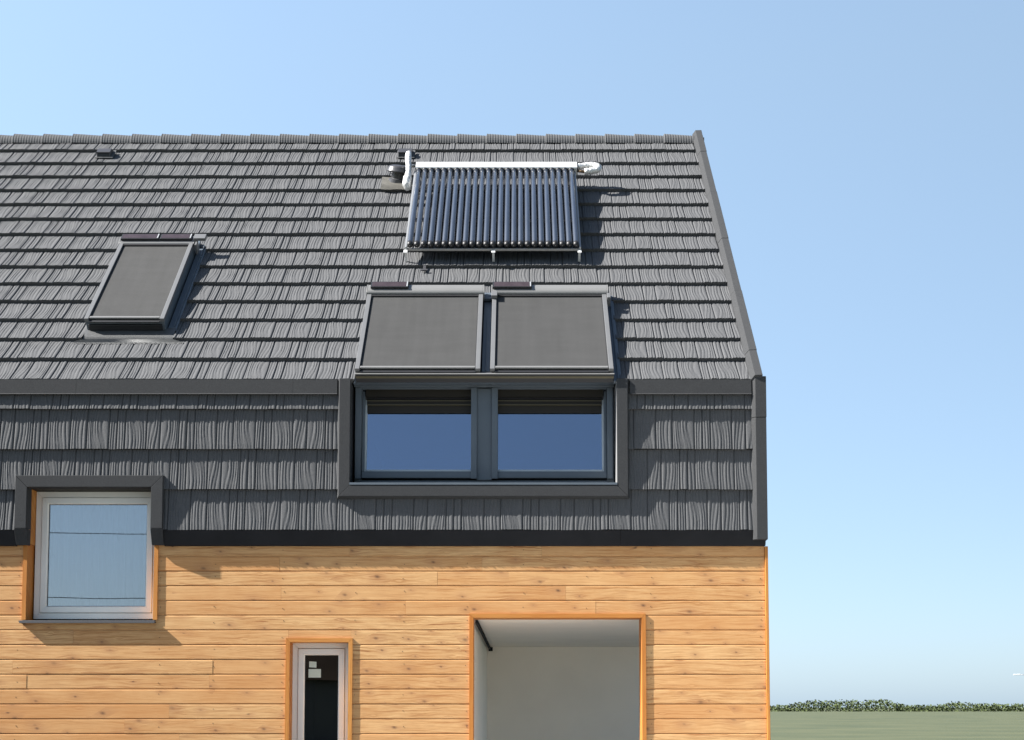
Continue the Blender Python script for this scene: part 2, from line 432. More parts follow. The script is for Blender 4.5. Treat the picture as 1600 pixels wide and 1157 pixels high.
def tile_mesh(name, courses, X0, X1, pos, cuts, parent, vmax={}):
    """courses: list of (bottom position along the slope, height of the course, seed offset);
    pos(x, s, h) -> arrays; cuts: [(x0, x1, s0, s1)] rectangles left open"""
    nx = int((X1 - X0) / 0.003) + 1
    xs = np.linspace(X0, X1, nx)
    allv, allf, sm = [], [], []; base = 0
    for (s0, ln, off) in courses:
        nv = 10
        vv = np.linspace(0, 1, nv)
        U = (xs + off) % PANEL
        idx = np.clip(np.searchsorted(EDGES, U, side='right') - 1, 0, len(SHAKES) - 1)
        wd = np.array(SHAKES)[idx]; t = (U - EDGES[idx]) / wd
        pan = np.floor((xs + off) / PANEL).astype(int)
        jit = ((np.sin((pan * 10 + idx) * 12.9898 + off * 78.233) * 43758.5453) % 1.0)
        rows = []
        for v in vv:
            bow = SH_A[idx] * (0.75 + .5 * jit) * np.sin(np.pi * (v * SH_F[idx] + SH_P[idx])) * np.sin(np.pi * t)
            ph = SH_N[idx] * t + bow * .9
            ph2 = ph + .05 * np.sin(2 * np.pi * (ph * .37 + v * .8 + jit))
            amp = .0062 + .0016 * np.sin(ph * 2.1 + jit * 6)
            hgt = amp * (np.abs(np.sin(np.pi * ph2)) ** .55)
            d = np.minimum(t, 1 - t) * wd
            hgt = hgt * (1 - np.exp(-(d / .007) ** 2)) - .009 * np.exp(-(d / .0032) ** 2)
            hgt += (jit - .5) * .004
            lift = .037 * (1 - v) ** 1.5
            rows.append(hgt + lift)
        H = np.array(rows)
        svals = s0 + vv * (ln + .0)
        rag = (rs.rand(nx) - .5) * .0015 + (jit - .5) * .006
        Xg = np.repeat(xs[None], nv, 0); Sg = np.repeat(svals[:, None], nx, 1).copy(); Sg[0] += rag
        H[0] -= .002
        # drop face: two more rows (sharp nose)
        Xd = np.repeat(xs[None], 2, 0); Sd = np.array([s0 + rag, s0 + rag + .004]); Hd = np.array([H[0], np.full(nx, -.004)])
        # make sure the top tucks in under the next course
        for (Xq, Sq, Hq, smooth) in ((Xg, Sg, H, True), (Xd, Sd, Hd, False)):
            r_, c_ = Xq.shape
            px, py, pz = pos(Xq, Sq, Hq)
            allv.append(np.stack([px.ravel(), py.ravel(), pz.ravel()], 1))
            i = np.arange(r_ - 1)[:, None] * c_ + np.arange(c_ - 1)[None]
            q = np.stack([i, i + 1, i + c_ + 1, i + c_], -1).reshape(-1, 4)
            if not smooth: q = q[:, ::-1]
            xc = ((Xq[:-1, :-1] + Xq[:-1, 1:]) / 2).ravel(); sc = ((Sq[:-1, :-1] + Sq[1:, :-1]) / 2).ravel()
            keep = np.ones(len(q), bool)
            for (a, b_, c, d) in cuts: keep &= ~((xc > a) & (xc < b_) & (sc > c) & (sc < d))
            q = q[keep] + base; allf.append(q); sm.append(np.full(len(q), smooth)); base += r_ * c_
    V = np.concatenate(allv); F = np.concatenate(allf); SM = np.concatenate(sm)
    me = bpy.data.meshes.new(name)
    me.vertices.add(len(V)); me.vertices.foreach_set('co', V.astype(np.float32).ravel())
    me.loops.add(F.size); me.loops.foreach_set('vertex_index', F.astype(np.int32).ravel())
    me.polygons.add(len(F)); me.polygons.foreach_set('loop_start', np.arange(0, F.size, 4, dtype=np.int32))
    me.polygons.foreach_set('loop_total', np.full(len(F), 4, dtype=np.int32))
    me.update(); me.polygons.foreach_set('use_smooth', SM)
    me.materials.append(MAT['tile']); me.validate(); me.update()
    o = bpy.data.objects.new(name, me); col.objects.link(o); o.parent = parent
    return o

HB = -0.033   # tiles sit a little below the reference slope so that their noses lie on it
def pos_roof(x, s, h):
    h = h + HB
    return x, M + s * CA - h * SA, Z0 + s * SA + h * CA
def pos_mans(x, s, h):
    return x, M - (h + HB) + 0 * s, s

house = tag(empty('house', (0, M, 0)),
            'timber clad house with dark grey metal shake roof, mansard band and carport opening', 'house')
def H(mb, name, mats, parent=house, **kw):
    o = mb.build(name, mats, parent, **kw)
    o.matrix_parent_inverse = parent.matrix_world.inverted() if parent.type != 'EMPTY' or parent is house else Matrix()
    return o
bpy.context.view_layer.update()
HOUSE_INV = Matrix.Translation((0, -M, 0))
def part(mb, name, mats, **kw):              # direct part of the house
    o = mb.build(name, mats, house, **kw); o.matrix_parent_inverse = HOUSE_INV; return o
def sub(mb, name, mats, par, **kw):          # sub-part: parent's own matrix is identity in world space
    return mb.build(name, mats, par, **kw)

shake_offsets = [0.0, .47, 1.02, .23, .77, 1.21, .36, .9, .12, .63, 1.1, .3, .84, .05, .55]
roof = tile_mesh('roof', [(n * COURSE, COURSE, shake_offsets[n]) for n in range(15)], XL, 2.118, pos_roof,
                 [(-1.494, .925, -.1, 1.56), (-4.152, -3.285, .732, 2.62)], house)
roof.matrix_parent_inverse = HOUSE_INV
tag(roof, 'sloping field of grey metal shakes')
mansard = tile_mesh('mansard', [(3.246, COURSE, .31), (3.615, COURSE, .85), (3.984, COURSE, .08), (4.353, .22, .6)],
                    XL, 2.135, pos_mans, [(-1.60, .965, 3.56, 4.7), (-4.50, -3.25, 3.1, 3.72)], house)
mansard.matrix_parent_inverse = HOUSE_INV
tag(mansard, 'upright band of grey metal shakes')

# underlay below the tiles and rear slope, so the house is closed from every side
u = MB()
for (a, b_) in ((XL, -4.19), (-3.285, -1.6), (.935, 2.2)):
    u.rbox(a, b_, 0.02, RIDGE - .02, -.09, -.04)
u.rbox(-4.19, -3.285, .02, .70, -.09, -.04); u.rbox(-4.19, -3.285, 2.62, RIDGE - .02, -.09, -.04)
u.rbox(-1.6, .935, 1.58, RIDGE - .02, -.09, -.04)
part(u, 'roof_deck', MAT['dark'])
u = MB()
rb = M + 2 * RIDGE * CA; zr = Z0 + RIDGE * SA
u.add([(XL, M + RIDGE*CA, zr), (XR, M + RIDGE*CA, zr), (XR, rb, Z0), (XL, rb, Z0),
       (XL, M + RIDGE*CA, zr-.1), (XR, M + RIDGE*CA, zr-.1), (XR, rb-.05, Z0-.1), (XL, rb-.05, Z0-.1)],
      [(0,1,2,3),(4,7,6,5),(0,4,5,1),(1,5,6,2),(2,6,7,3),(3,7,4,0)])
part(u, 'rear_roof', MAT['tile'])
u = MB(); u.box(XL, XR, rb - .14, rb, 0, Z0 - .004)
part(u, 'rear_wall', MAT['wood'])

# mansard core behind the tiles (with window holes)
u = MB()
for (a, b_, c, d) in ((XL, -4.47, 3.26, 4.60), (-4.47, -3.285, 3.66, 4.60), (-3.285, -1.56, 3.26, 4.60), (-1.56, .94, 3.26, 3.58), (.94, 2.12, 3.26, 4.60)):
    u.box(a, b_, M + .040, M + .072, c, d)
part(u, 'mansard_core', MAT['dark'])

# ridge caps
ridge = MB()
ridge.box(XL, 2.11, M + RIDGE*CA - .02, M + RIDGE*CA + .04, zr - .06, zr + .0)
ridge = part(ridge, 'ridge', MAT['dark'])
cap = MB(); L_ = .357
segs = 14; stations = [0, .006, .012] + list(np.arange(.02, L_ + .02, .008))
rr_ = lambda q: .104 - .016 * q / L_
rads = [.096, .1035, .104] + [rr_(q) for q in stations[3:]]
loops = []
for xx, rr in zip(stations, rads):
    lp = []
    for k in range(segs + 1):
        a = math.pi * (k / segs)
        rib = 1 + .015 * math.sin(xx * 200)
        lp.append((xx, -math.cos(a) * rr * 1.12 * rib, -.118 + math.sin(a) * rr * 1.43 * rib))
    loops.append(lp)
n_ = segs + 1
cap.add([p for l in loops for p in l], [(i*n_+k, i*n_+k+1, (i+1)*n_+k+1, (i+1)*n_+k) for i in range(len(loops)-1) for k in range(segs)] + [tuple(range(n_))])
cap0 = cap.build('ridge_cap', MAT['tile'], ridge, smooth=False)
x = 2.115 - L_; first = True
while x > XL:
    o = cap0 if first else cap0.copy()
    if not first: col.objects.link(o); o.parent = ridge
    o.location = (x, M + RIDGE * CA + .012, zr + .012); first = False
    x -= L_

# roof verge: bent metal capping in overlapping lengths
vb = MB(); s_a = -.02; joints = [.42, 1.57, 2.72, 3.87, 4.98, RIDGE + .075]
for k, s_b in enumerate(joints):
    e = .0025 * (k % 2)
    def loop(s): return [RP(2.112, s, -.03), RP(2.112, s, .004 + e), RP(2.146, s, .058 + e), RP(2.216 + e, s, .060 + e), RP(2.222 + e, s, -.12), RP(2.2, s, -.12)]
    vb.prism(loop(s_a + .0015), loop(s_b - .0015)); s_a = s_b
part(vb, 'verge', MAT['trim'], bevel=.003)
# mansard verge
vb = MB()
for (za, zb, e) in ((3.156, 4.268, 0), (4.271, 4.647, .002)):
    def loop(z): return [(2.119, M + .02, z), (2.121, M - .004 - e, z), (2.150, S - e, z), (2.247 + e, S - e, z), (2.252 + e, M + .12, z), (2.2, M + .12, z)]
    vb.prism(loop(za), loop(zb))
part(vb, 'verge', MAT['trim'], bevel=.003)
# break band
cuts_ = [XL, -7.6, -5.95, -4.02, -2.05, -1.646]
for a, b_ in list(zip(cuts_[:-1], cuts_[1:])) + [(1.012, 2.118)]:
    bb = MB()
    A = [(a + .0008, M - .020, 4.492), (a + .0008, M - .026, 4.485), (a + .0008, M - .012, 4.484), (a + .0008, M + .02, 4.49), (a + .0008, M + .02, 4.612), (a + .0008, M - .018, 4.621)]
    B = [(b_ - .0008, p[1], p[2]) for p in A]
    bb.prism(A, B)
    part(bb, 'flashing', MAT['trim'])
# eave flashing: dark, slanted back under the tiles
eb = MB()
def eave(a, b_):
    A = [(a, M - .004, 3.2435), (a, M + .038, 3.110), (a, W - .001, 3.104), (a, W - .001, 3.242)]
    eb.prism(A, [(b_, p[1], p[2]) for p in A])
eave(XL, -6.02); eave(-6.018, -4.5455); eave(-3.2085, .92); eave(.922, 2.238)
part(eb, 'eave_flashing', MAT['black'], bevel=.002)

# ------------------------------------------------------------------ timber cladding
PITCH = .1335; BZ = 2.479
openings = [(-4.475, -3.283, 2.43, 3.4), (-2.078, -1.512, 1.18, 2.25), (-.424, 1.131, 0, 2.472)]
cl = MB()
rows_ = []
z = BZ + PITCH * 5
while z > -.05:
    rows_.append((z - PITCH, z)); z -= PITCH
fixed_joint = {1: -1.42}
for k, (za, zb) in enumerate(rows_):
    zt, zl = zb - .0045, za + .0045
    zl = max(zl, 0.01)
    spans = [(XL + .02, 2.232)]
    extra = []
    for (a, b_, c, d) in openings:
        if za < d and zb > c:
            if d < zb - .012: extra.append((a, b_, d + .002, zt))
            if c > za + .012: extra.append((a, b_, zl, c - .002))
            ns = []
            for (p, q) in spans:
                if q <= a or p >= b_: ns.append((p, q)); continue
                if p < a: ns.append((p, a))
                if q > b_: ns.append((b_, q))
            spans = ns
    for (p, q, z_a, z_b) in [(p, q, zl, zt) for p, q in spans] + extra:
        cutx = [p]; xx = p + random.uniform(.8, 3.0)
        while xx < q - .6: cutx.append(xx); xx += random.uniform(1.6, 3.6)
        cutx.append(q)
        for a, b_ in zip(cutx[:-1], cutx[1:]):
            r_ = random.random(); wob = random.uniform(-.0012, .0012)
            A = [(a + .0006, W + wob + .006, z_b), (a + .0006, W + wob, z_b - .006), (a + .0006, W + wob, z_a + .002), (a + .0006, W + wob + .003, z_a), (a + .0006, W + .009, z_a - .001), (a + .0006, W + .009, z_a - .0085), (a + .0006, W + .024, z_a - .0085), (a + .0006, W + .024, z_b)]
            cl.prism(A, [(b_ - .0006, y_, z_) for (_, y_, z_) in A], 0, r_)
part(cl, 'cladding', MAT['wood'])
nl = MB()
studs = [2.19, 1.20, .62, -.47, -1.04, -1.47, -2.13, -2.75, -3.24, -4.52, -5.1, -5.7, -6.3, -6.9, -7.5, -8.1, -8.7, .05]
for (za, zb) in rows_:
    for sx in studs:
        px_, pz_ = sx + random.uniform(-.008, .008), (za + zb) / 2 + random.uniform(-.012, .030)
        if pz_ < .05 or pz_ > 3.09 or any(a < px_ < b_ and c < pz_ < d for (a, b_, c, d) in openings) or random.random() < .15: continue
        r_ = .0036
        nl.prism([(px_ + r_ * math.cos(q), W - .0025, pz_ + r_ * math.sin(q)) for q in [k * math.pi / 3 for k in range(6)]],
                 [(px_ + r_ * math.cos(q), W + .004, pz_ + r_ * math.sin(q)) for q in [k * math.pi / 3 for k in range(6)]])
nlo = part(nl, 'nail_head', MAT['rust']); nlo['kind'] = 'stuff'
bk = MB()
for (a, b_, c, d) in ((XL, -4.475, 0, 3.15), (-4.475, -3.283, 0, 2.43), (-3.283, -2.078, 0, 3.15), (-2.078, -1.512, 0, 1.18), (-2.078, -1.512, 2.25, 3.15),
                      (-1.512, -.424, 0, 3.15), (-.424, 1.131, 2.472, 3.15), (1.131, 2.2, 0, 3.15)):
    bk.box(a, b_, W + .0245, W + .25, c, d)
part(bk, 'wall', MAT['brown'])
gw = MB()                                   # gable walls; right one has an unseen opening, widened to light the carport
zt = BZ + PITCH * 5
for (ya, yb, za, zb) in ((W + .03, 12.98, 0, 2.46), (19.25, rb - .15, 0, 2.46), (W + .03, rb - .15, 2.47, 4.55)):
    gw.box(2.205, 2.235, ya, yb, za, zb, 0, random.random())
gw.prism([(2.205, M + .15, 4.552), (2.205, rb - .1, 4.552), (2.205, M + RIDGE*CA, zr - .06)], [(2.235, M + .15, 4.552), (2.235, rb - .1, 4.552), (2.235, M + RIDGE*CA, zr - .06)])
part(gw, 'gable_wall', MAT['wood']); gw = MB()
gw.prism([(XL + .005, W + .03, 0), (XL + .005, rb - .15, 0), (XL + .005, rb - .15, 4.55), (XL + .005, M + RIDGE*CA, zr - .06), (XL + .005, W + .03, 4.55)],
         [(XL + .04, W + .03, 0), (XL + .04, rb - .15, 0), (XL + .04, rb - .15, 4.55), (XL + .04, M + RIDGE*CA, zr - .06), (XL + .04, W + .03, 4.55)])

part(gw, 'gable_wall', MAT['wood'])
cbd = MB(); cbd.box(2.234, 2.262, W - .02, W + .10, .01, 3.103, 0, .4)
part(cbd, 'corner_board', MAT['orange_v'], bevel=.003)

# ------------------------------------------------------------------ left window
def timber_trim(x0, x1, z0, z1, par, depth, wdt=.037, top=True):
    t = MB()
    prof = [(wdt, W - .015), (wdt, W + .02), (0, W + .02), (0, W + depth), (-.0005, W + depth), (-.0005, W - .015)]
    prof = [(0, W - .015), (wdt, W - .015), (wdt, W + .022), (.012, W + .022), (.012, W + depth), (0, W + depth)]
    up = MB(); lv = MB()
    if top:
        P_ = [(x0, z0), (x0, z1), (x1, z1), (x1, z0)]
        tmp = MB(); ring(tmp, P_, prof, closed=False)
        # uprights and head carry grain in their own direction
        nfp = len(tmp.f) // 3
        for i, f in enumerate(tmp.f): tmp.m[i] = 1 if nfp <= i < 2 * nfp else 0
        return sub(tmp, 'trim', [MAT['orange_v'], MAT['orange_h']], par)
    for xa, sgn in ((x0, -1), (x1, 1)):
        A = [(xa + sgn * o, y, z0) for o, y in prof]; B = [(xa + sgn * o, y, z1) for o, y in prof]
        up = MB(); up.prism(A, B, 0, random.random()); sub(up, 'trim', [MAT['orange_v']], par)

YF = W + .15
def white_window(name, x0, x1, z0, z1, label=None, fw=.055, sw=.058, pane_mat='glass'):
    f = MB(); ring(f, rect(x0 + fw, x1 - fw, z0 + fw, z1 - fw), [(0, YF), (fw, YF), (fw, YF + .07), (0, YF + .07)], gap=.0004)
    fo = part(f, name, MAT['white'], bevel=.003)
    if label: fo['label'] = label
    s = MB()
    a = (x0 + fw + .004 + sw, x1 - fw - .004 - sw, z0 + fw + .004 + sw, z1 - fw - .004 - sw)
    ring(s, rect(*a), [(0, YF + .004), (.008, YF - .010), (sw, YF - .010), (sw, YF + .05), (0, YF + .05)], gap=.0003)
    sub(s, 'sash', MAT['white'], fo, bevel=.002)
    p = MB(); p.box(a[0] - .004, a[1] + .004, YF + .018, YF + .024, a[2] - .004, a[3] + .004)
    sub(p, 'pane', MAT[pane_mat], fo)
    gk = MB(); ring(gk, rect(a[0] + .004, a[1] - .004, a[2] + .004, a[3] - .004), [(0, YF + .012), (.004, YF + .012), (.004, YF + .0175), (0, YF + .0175)], gap=0)
    sub(gk, 'gasket', MAT['rubber'], fo)
    return fo, a
wl, pa = white_window('window', -4.438, -3.30, 2.452, 3.628, 'square white framed window with a net curtain behind it')
timber_trim(-4.452, -3.302, 2.436, 3.128, wl, .225, top=False)
t = MB()    # side boards continue up inside the metal surround
t.box(-4.452, -4.441, W - .01, YF + .07, 3.130, 3.632, 0, .2); sub(t, 'side_lining', MAT['orange_v'], wl); t = MB(); t.box(-3.301, -3.290, W - .01, YF + .07, 3.130, 3.632, 0, .3)
sub(t, 'side_lining', MAT['orange_v'], wl)
t = MB(); t.box(-4.44, -3.301, M + .101, YF + .07, 3.6325, 3.645, 0, .3)
sub(t, 'head_lining', MAT['brown'], wl)
t = MB(); t.hexa([(-4.497, W - .05, 2.403), (-3.277, W - .05, 2.403), (-3.277, W + .15, 2.416), (-4.497, W + .15, 2.416),
                  (-4.497, W - .05, 2.428), (-3.277, W - .05, 2.428), (-3.277, W + .15, 2.436), (-4.497, W + .15, 2.436)])
sub(t, 'sill', MAT['sill'], wl, bevel=.002)
# surround of the left window
sr = MB()
P_ = [(-4.438, 3.256), (-4.438, 3.632), (-3.317, 3.632), (-3.317, 3.256)]
ring(sr, P_, [(0, S), (.105, S), (.112, M + .03), (.112, M + .10), (0, M + .10)], closed=False, gap=.0012)
for xa, xb in ((-4.545, -4.438), (-3.317, -3.2095)):
    sr.hexa([(xa, M + .030, 3.112), (xb, M + .030, 3.112), (xb, W + .02, 3.112), (xa, W - .002, 3.112),
             (xa, S, 3.2545), (xb, S, 3.2545), (xb, M + .10, 3.2545), (xa, M + .10, 3.2545)])
part(sr, 'window_surround', MAT['trim'], bevel=.0025)

# ------------------------------------------------------------------ small window below
ws, pb = white_window('window', -2.062, -1.532, 1.20, 2.234, 'small narrow white framed window with two paper labels', fw=.05, sw=.058)
timber_trim(-2.061, -1.533, 1.2, 2.233, ws, .225)
for (a, b_, c, d, tl) in ((-1.912, -1.846, 2.012, 2.066, .004), (-1.917, -1.804, 1.918, 1.996, .0)):
    t = MB(); t.add([(a, YF + .0165, c), (b_, YF + .0165, c - tl), (b_, YF + .0165, d - tl), (a, YF + .0165, d),
                     (a, YF + .0172, c), (b_, YF + .0172, c - tl), (b_, YF + .0172, d - tl), (a, YF + .0172, d)],
                    [(0,1,2,3),(4,7,6,5),(0,4,5,1),(1,5,6,2),(2,6,7,3),(3,7,4,0)])
    sub(t, 'paper_label', MAT['paper'], ws)

# ------------------------------------------------------------------ carport recess
cp = MB()
cz = 2.47; cy = 19.1
cp.box(-.56, -.424, W + .255, cy, .01, cz)                       # left wall
cp.box(-.56, 2.19, cy + .001, cy + .12, .01, cz)                 # back wall
cp.box(-.56, 2.19, W + .255, cy + .12, cz + .001, cz + .12)      # ceiling
cp.box(-.424, 2.24, W + .02, cy, .0045, .02, 1)
cpo = part(cp, 'carport', [MAT['plaster'], MAT['screed']])
cpo['label'] = 'white plastered carport recess with open side'
t = MB(); ring(t, [(-.406, 0.01), (-.406, 2.454), (1.113, 2.454), (1.113, 0.01)],
     [(0, W - .015), (.037, W - .015), (.037, W + .022), (.012, W + .022), (.012, W + .26), (0, W + .26)], closed=False)
nfp = len(t.f) // 3
for i in range(len(t.f)): t.m[i] = 1 if nfp <= i < 2 * nfp else 0
sub(t, 'trim', [MAT['orange_v'], MAT['orange_h']], cpo)
t = MB(); t.box(-.40, -.375, W + .3, cy - .02, 2.425, 2.455); t.box(-.405, -.35, cy - .06, cy - .03, 2.41, 2.462)
sub(t, 'curtain_rail', MAT['black'], cpo)

# rooms behind the windows
def room(x0, x1, y0, y1, z0, z1, mat='room'):
    r_ = MB(); e = .03
    r_.box(x0 - e, x1 + e, y1, y1 + e, z0 - e, z1 + e)
    r_.box(x0 - e, x0, y0, y1 - .001, z0 - e, z1 + e); r_.box(x1, x1 + e, y0, y1 - .001, z0 - e, z1 + e)
    r_.box(x0 + .001, x1 - .001, y0, y1 - .001, z0 - e, z0); r_.box(x0 + .001, x1 - .001, y0, y1 - .001, z1, z1 + e)
    part(r_, 'room', MAT[mat])
room(-4.7, -3.0, W + .26, W + 3, 2.0, 3.72); room(-2.2, -1.3, W + .26, W + 2.5, .9, 2.4)
room(-1.56, .93, M + .42, M + 3.2, 3.5, 4.46)

# net curtain
cu = MB(); nn = 220; pts = []
for i in range(nn + 1):
    xx = -4.40 + (1.05) * i / nn
    pts.append((xx, W + .42 + .022 * math.sin(xx * 62 + 1.3 * math.sin(xx * 9)) + .008 * math.sin(xx * 151)))
vv = [(a, b_, z_) for z_ in (2.15, 3.68) for a, b_ in pts]
cu.add(vv, [(i, i + 1, nn + 2 + i, nn + 1 + i) for i in range(nn)])
tag(cu.build('curtain', MAT['curtain'], smooth=True), 'pale net curtain hanging in folds behind the square left window', 'curtain')

# ------------------------------------------------------------------ roof vents
def roof_vent(x0, x1, s0, s1):
    e = MB(); e.rbox(x0 - .02, x1 + .03, s0 - .015, s1 + .02, .004, .012)
    eo = part(e, 'roof_vent', MAT['tile'])
    h = MB()   # hood: open in front, sloping top
    A = lambda x_: [RP(x_, s0 + .025, .045), RP(x_, s0 + .025, .062), RP(x_, s0 + .12, .066), RP(x_, s1, .02), RP(x_, s1, .012), RP(x_, s0 + .12, .045)]
    h.prism(A(x0), A(x1))
    for (a, b_) in ((x0, x0 + .01), (x1 - .01, x1)):
        B = lambda x_: [RP(x_, s0, .013), RP(x_, s0 + .022, .0445), RP(x_, s0 + .12, .0445), RP(x_, s1 - .005, .013)]
        h.prism(B(a), B(b_))
    sub(h, 'hood', MAT['gplastic'], eo, bevel=.003)
    g_ = MB()
    g_.hexa([RP(x0 + .011, s0 + .004, .013), RP(x1 - .011, s0 + .004, .013), RP(x1 - .011, s0 + .08, .013), RP(x0 + .011, s0 + .08, .013),
             RP(x0 + .011, s0 + .024, .042), RP(x1 - .011, s0 + .024, .042), RP(x1 - .011, s0 + .09, .042), RP(x0 + .011, s0 + .09, .042)])
    sub(g_, 'grille', MAT['dark'], eo)
roof_vent(-4.965, -4.805, 4.925, 5.10)
roof_vent(-1.415, -1.255, 4.925, 5.10)

# pipe lead-through with round black cap and pleated lead apron
e = MB(); nn = 60
vv = []; ff = []
for j, (s_, amp) in enumerate(((4.03, .003), (4.10, .003), (4.20, .0015), (4.34, .0))):
    for i in range(nn * 4 + 1):
        xx = -1.56 + .37 * i / (nn * 4)
        vv.append(RP(xx, s_ + .006 * math.sin(xx * 31), .012 + .01 * (j == 3) + amp * math.sin(i * math.pi / 4 + .4)))
w_ = nn * 4 + 1
ff = [(j*w_+i, j*w_+i+1, (j+1)*w_+i+1, (j+1)*w_+i) for j in range(3) for i in range(w_ - 1)]
e.add(vv, ff)
MAT['lead'] = simple('lead_apron', (0.12, 0.115, 0.10), 0.6, 0.2, 0.15, 20)
ro = part(e, 'roof_outlet', MAT['lead'])
t = MB(); c0 = Vector(RP(-1.375, 4.30, .0)); 
nrm = Vector((0, -SA, CA)); upv = Vector((.10, -.25, 1)).normalized()
def lathe(mb, c, ax, prof, seg=28, sx=1.0, mi=0):
    a = ax.normalized(); b_ = Vector((1, 0, 0)); b_ = (b_ - a * b_.dot(a)).normalized(); d = a.cross(b_)
    vv = []
    for (r_, h_) in prof:
        for k in range(seg):
            an = 2 * math.pi * k / seg
            vv.append(c + a * h_ + b_ * math.cos(an) * r_ * sx + d * math.sin(an) * r_)
    n = len(prof)
    ff = [(i*seg+k, i*seg+(k+1) % seg, (i+1)*seg+(k+1) % seg, (i+1)*seg+k) for i in range(n-1) for k in range(seg)]
    ff += [tuple(range(seg-1, -1, -1)), tuple(range((n-1)*seg, n*seg))]
    mb.add(vv, ff, mi)
ax = Vector((.12, -.42, 1)).normalized()
lathe(t, c0, ax, [(.105, -.03), (.10, .01), (.075, .02), (.075, .035), (.085, .037), (.085, .045), (.07, .047), (.07, .062), (.082, .064), (.082, .07), (.066, .072), (.066, .10)], sx=1.1)
sub(t, 'neck', MAT['gplastic'], ro, smooth=False)
t = MB(); lathe(t, c0, ax, [(.10, .085), (.118, .088), (.122, .098), (.118, .106), (.112, .112), (.108, .135), (.095, .155), (.06, .166), (.02, .170)], sx=1.15)
sub(t, 'cap', MAT['gplastic'], ro, smooth=True)

# ------------------------------------------------------------------ roof windows with outside blinds
def roof_window(xa, xb, s0, s1, h, label, cass_right=0.0, solar=((.05, .42),), solar_full=False, stub=False):
    """xa..xb outer width; s0 bottom edge of the cover; s1 top of blind field; h height above the tiles"""
    f = MB()
    f.rbox(xa + .005, xb - .005, s0 + .01, s1 + .10, -.03, h - .030)       # body of the box
    fo = part(f, 'roof_window', MAT['anth'], bevel=.004)
    fo['label'] = label
    # lower cover strips
    b_ = MB()
    b_.rbox(xa + .03, xb - .03, s0 - .012, s0 + .0095, .045, .062); b_.rbox(xa + .03, xb - .03, s0 - .006, s0 + .0095, .0, .040)
    b_.rbox(xa + .045, xb - .045, s0 - .018, s0 + .06, h - .0295, h - .020)
    sub(b_, 'lower_cover', MAT['dark'], fo, bevel=.002)
    for xs_ in (xa, xb - .042):
        r_ = MB(); r_.rbox(xs_, xs_ + .042, s0, s1 - .002, h - .0285, h + .006)
        r_.rbox(xs_ + (.042 if xs_ == xa else -.006), xs_ + (.048 if xs_ == xa else 0), s0 + .03, s1 - .002, h - .0285, h - .006, 1)
        sub(r_, 'guide_rail', [MAT['rail'], MAT['dark']], fo, bevel=.004)
    bl = MB(); m_ = 12
    vv = []
    for j in range(m_ + 1):
        for i in range(m_ + 1):
            xx = xa + .050 + (xb - xa - .10) * i / m_; ss = s0 + .047 + (s1 - s0 - .05) * j / m_
            vv.append(RP(xx, ss, h - .012 - .004 * math.sin(math.pi * i / m_) * math.sin(math.pi * j / m_)))
    bl.add(vv, [(j*(m_+1)+i, j*(m_+1)+i+1, (j+1)*(m_+1)+i+1, (j+1)*(m_+1)+i) for j in range(m_) for i in range(m_)])
    sub(bl, 'blind', MAT['fabric'], fo, smooth=True)
    st_ = MB(); st_.rbox(xa + .044, xb - .044, s1 - .040, s1 - .0145, h - .015, h + .001)
    sub(st_, 'slot', MAT['black'], fo)
    br = MB(); br.rbox(xa + .046, xb - .046, s0 + .022, s0 + .052, h - .016, h + .004)
    sub(br, 'bottom_bar', MAT['bar'], fo, bevel=.004)
    # head cassette: rounded housing
    c = MB(); pr = [(0, -.03), (-.010, -.02), (-.014, .004), (-.008, .020), (.010, .032), (.045, .038), (.09, .038), (.13, .030), (.155, .015), (.16, -.01), (.16, -.06), (0, -.06)]
    if solar_full: pr = [(a, q * .5 - .004) for a, q in pr]
    x0, x1 = xa + .002, xb - .002 + cass_right
    c.prism([RP(x0, s1 + a, h + q) for a, q in pr], [RP(x1, s1 + a, h + q) for a, q in pr])
    for xe in (x0 - .012, x1 + .0005):
        c.prism([RP(xe, s1 + a * 1.02, h + q * 1.05) for a, q in pr], [RP(xe + .0115, s1 + a * 1.02, h + q * 1.05) for a, q in pr])
    sub(c, 'cassette', MAT['bar' if not solar_full else 'rail'], fo, bevel=.003)
    sl = MB()
    for (a, b2) in solar:
        hs = h + (.018 if solar_full else .040)
        sl.rbox(x0 + a, x0 + b2, s1 + .030, s1 + .138, hs, hs + .022, 1)
        sl.rbox(x0 + a + .014, x0 + b2 - .022, s1 + .040, s1 + .130, hs + .0222, hs + .024, 0)
        sl.rbox(x0 + b2 - .018, x0 + b2 - .006, s1 + .038, s1 + .132, hs + .0225, hs + .027, 2)
    sub(sl, 'solar_strip', [MAT['solar'], MAT['dark'], MAT['galv']], fo, bevel=.002)
    return fo
# left skylight
HW = .12
sk = roof_window(-4.142, -3.378, .890, 2.47, HW, 'single roof window with lowered grey blind and two purple solar strips', .0, ((.005, .40), (.412, .74)), True)
t = MB()
t.rbox(-3.378, -3.255, 2.50, 2.60, HW + .012, HW + .045); t.rbox(-3.355, -3.335, 2.42, 2.52, .02, HW + .0115)
sub(t, 'motor_bracket', MAT['rail'], sk, bevel=.004)
t = MB()   # pleated apron and side channels
nn = 620; vv = []
prof = ((.672, -.022, .002), (.69, -.016, .0025), (.74, -.012, .0022), (.80, -.008, .001), (.86, -.004, 0), (.935, -.002, 0))
for (s_, h_, amp) in prof:
    for i in range(nn + 1):
        q = i / nn
        xx = (-4.232 if s_ < .73 else -4.150) + ((3.180 - 4.232) * -1 if s_ < .73 else (4.150 - 3.290)) * q
        hh = h_ + amp * math.sin(i * math.pi / 3.5 + .3)
        vv.append(RP(xx, s_, hh))
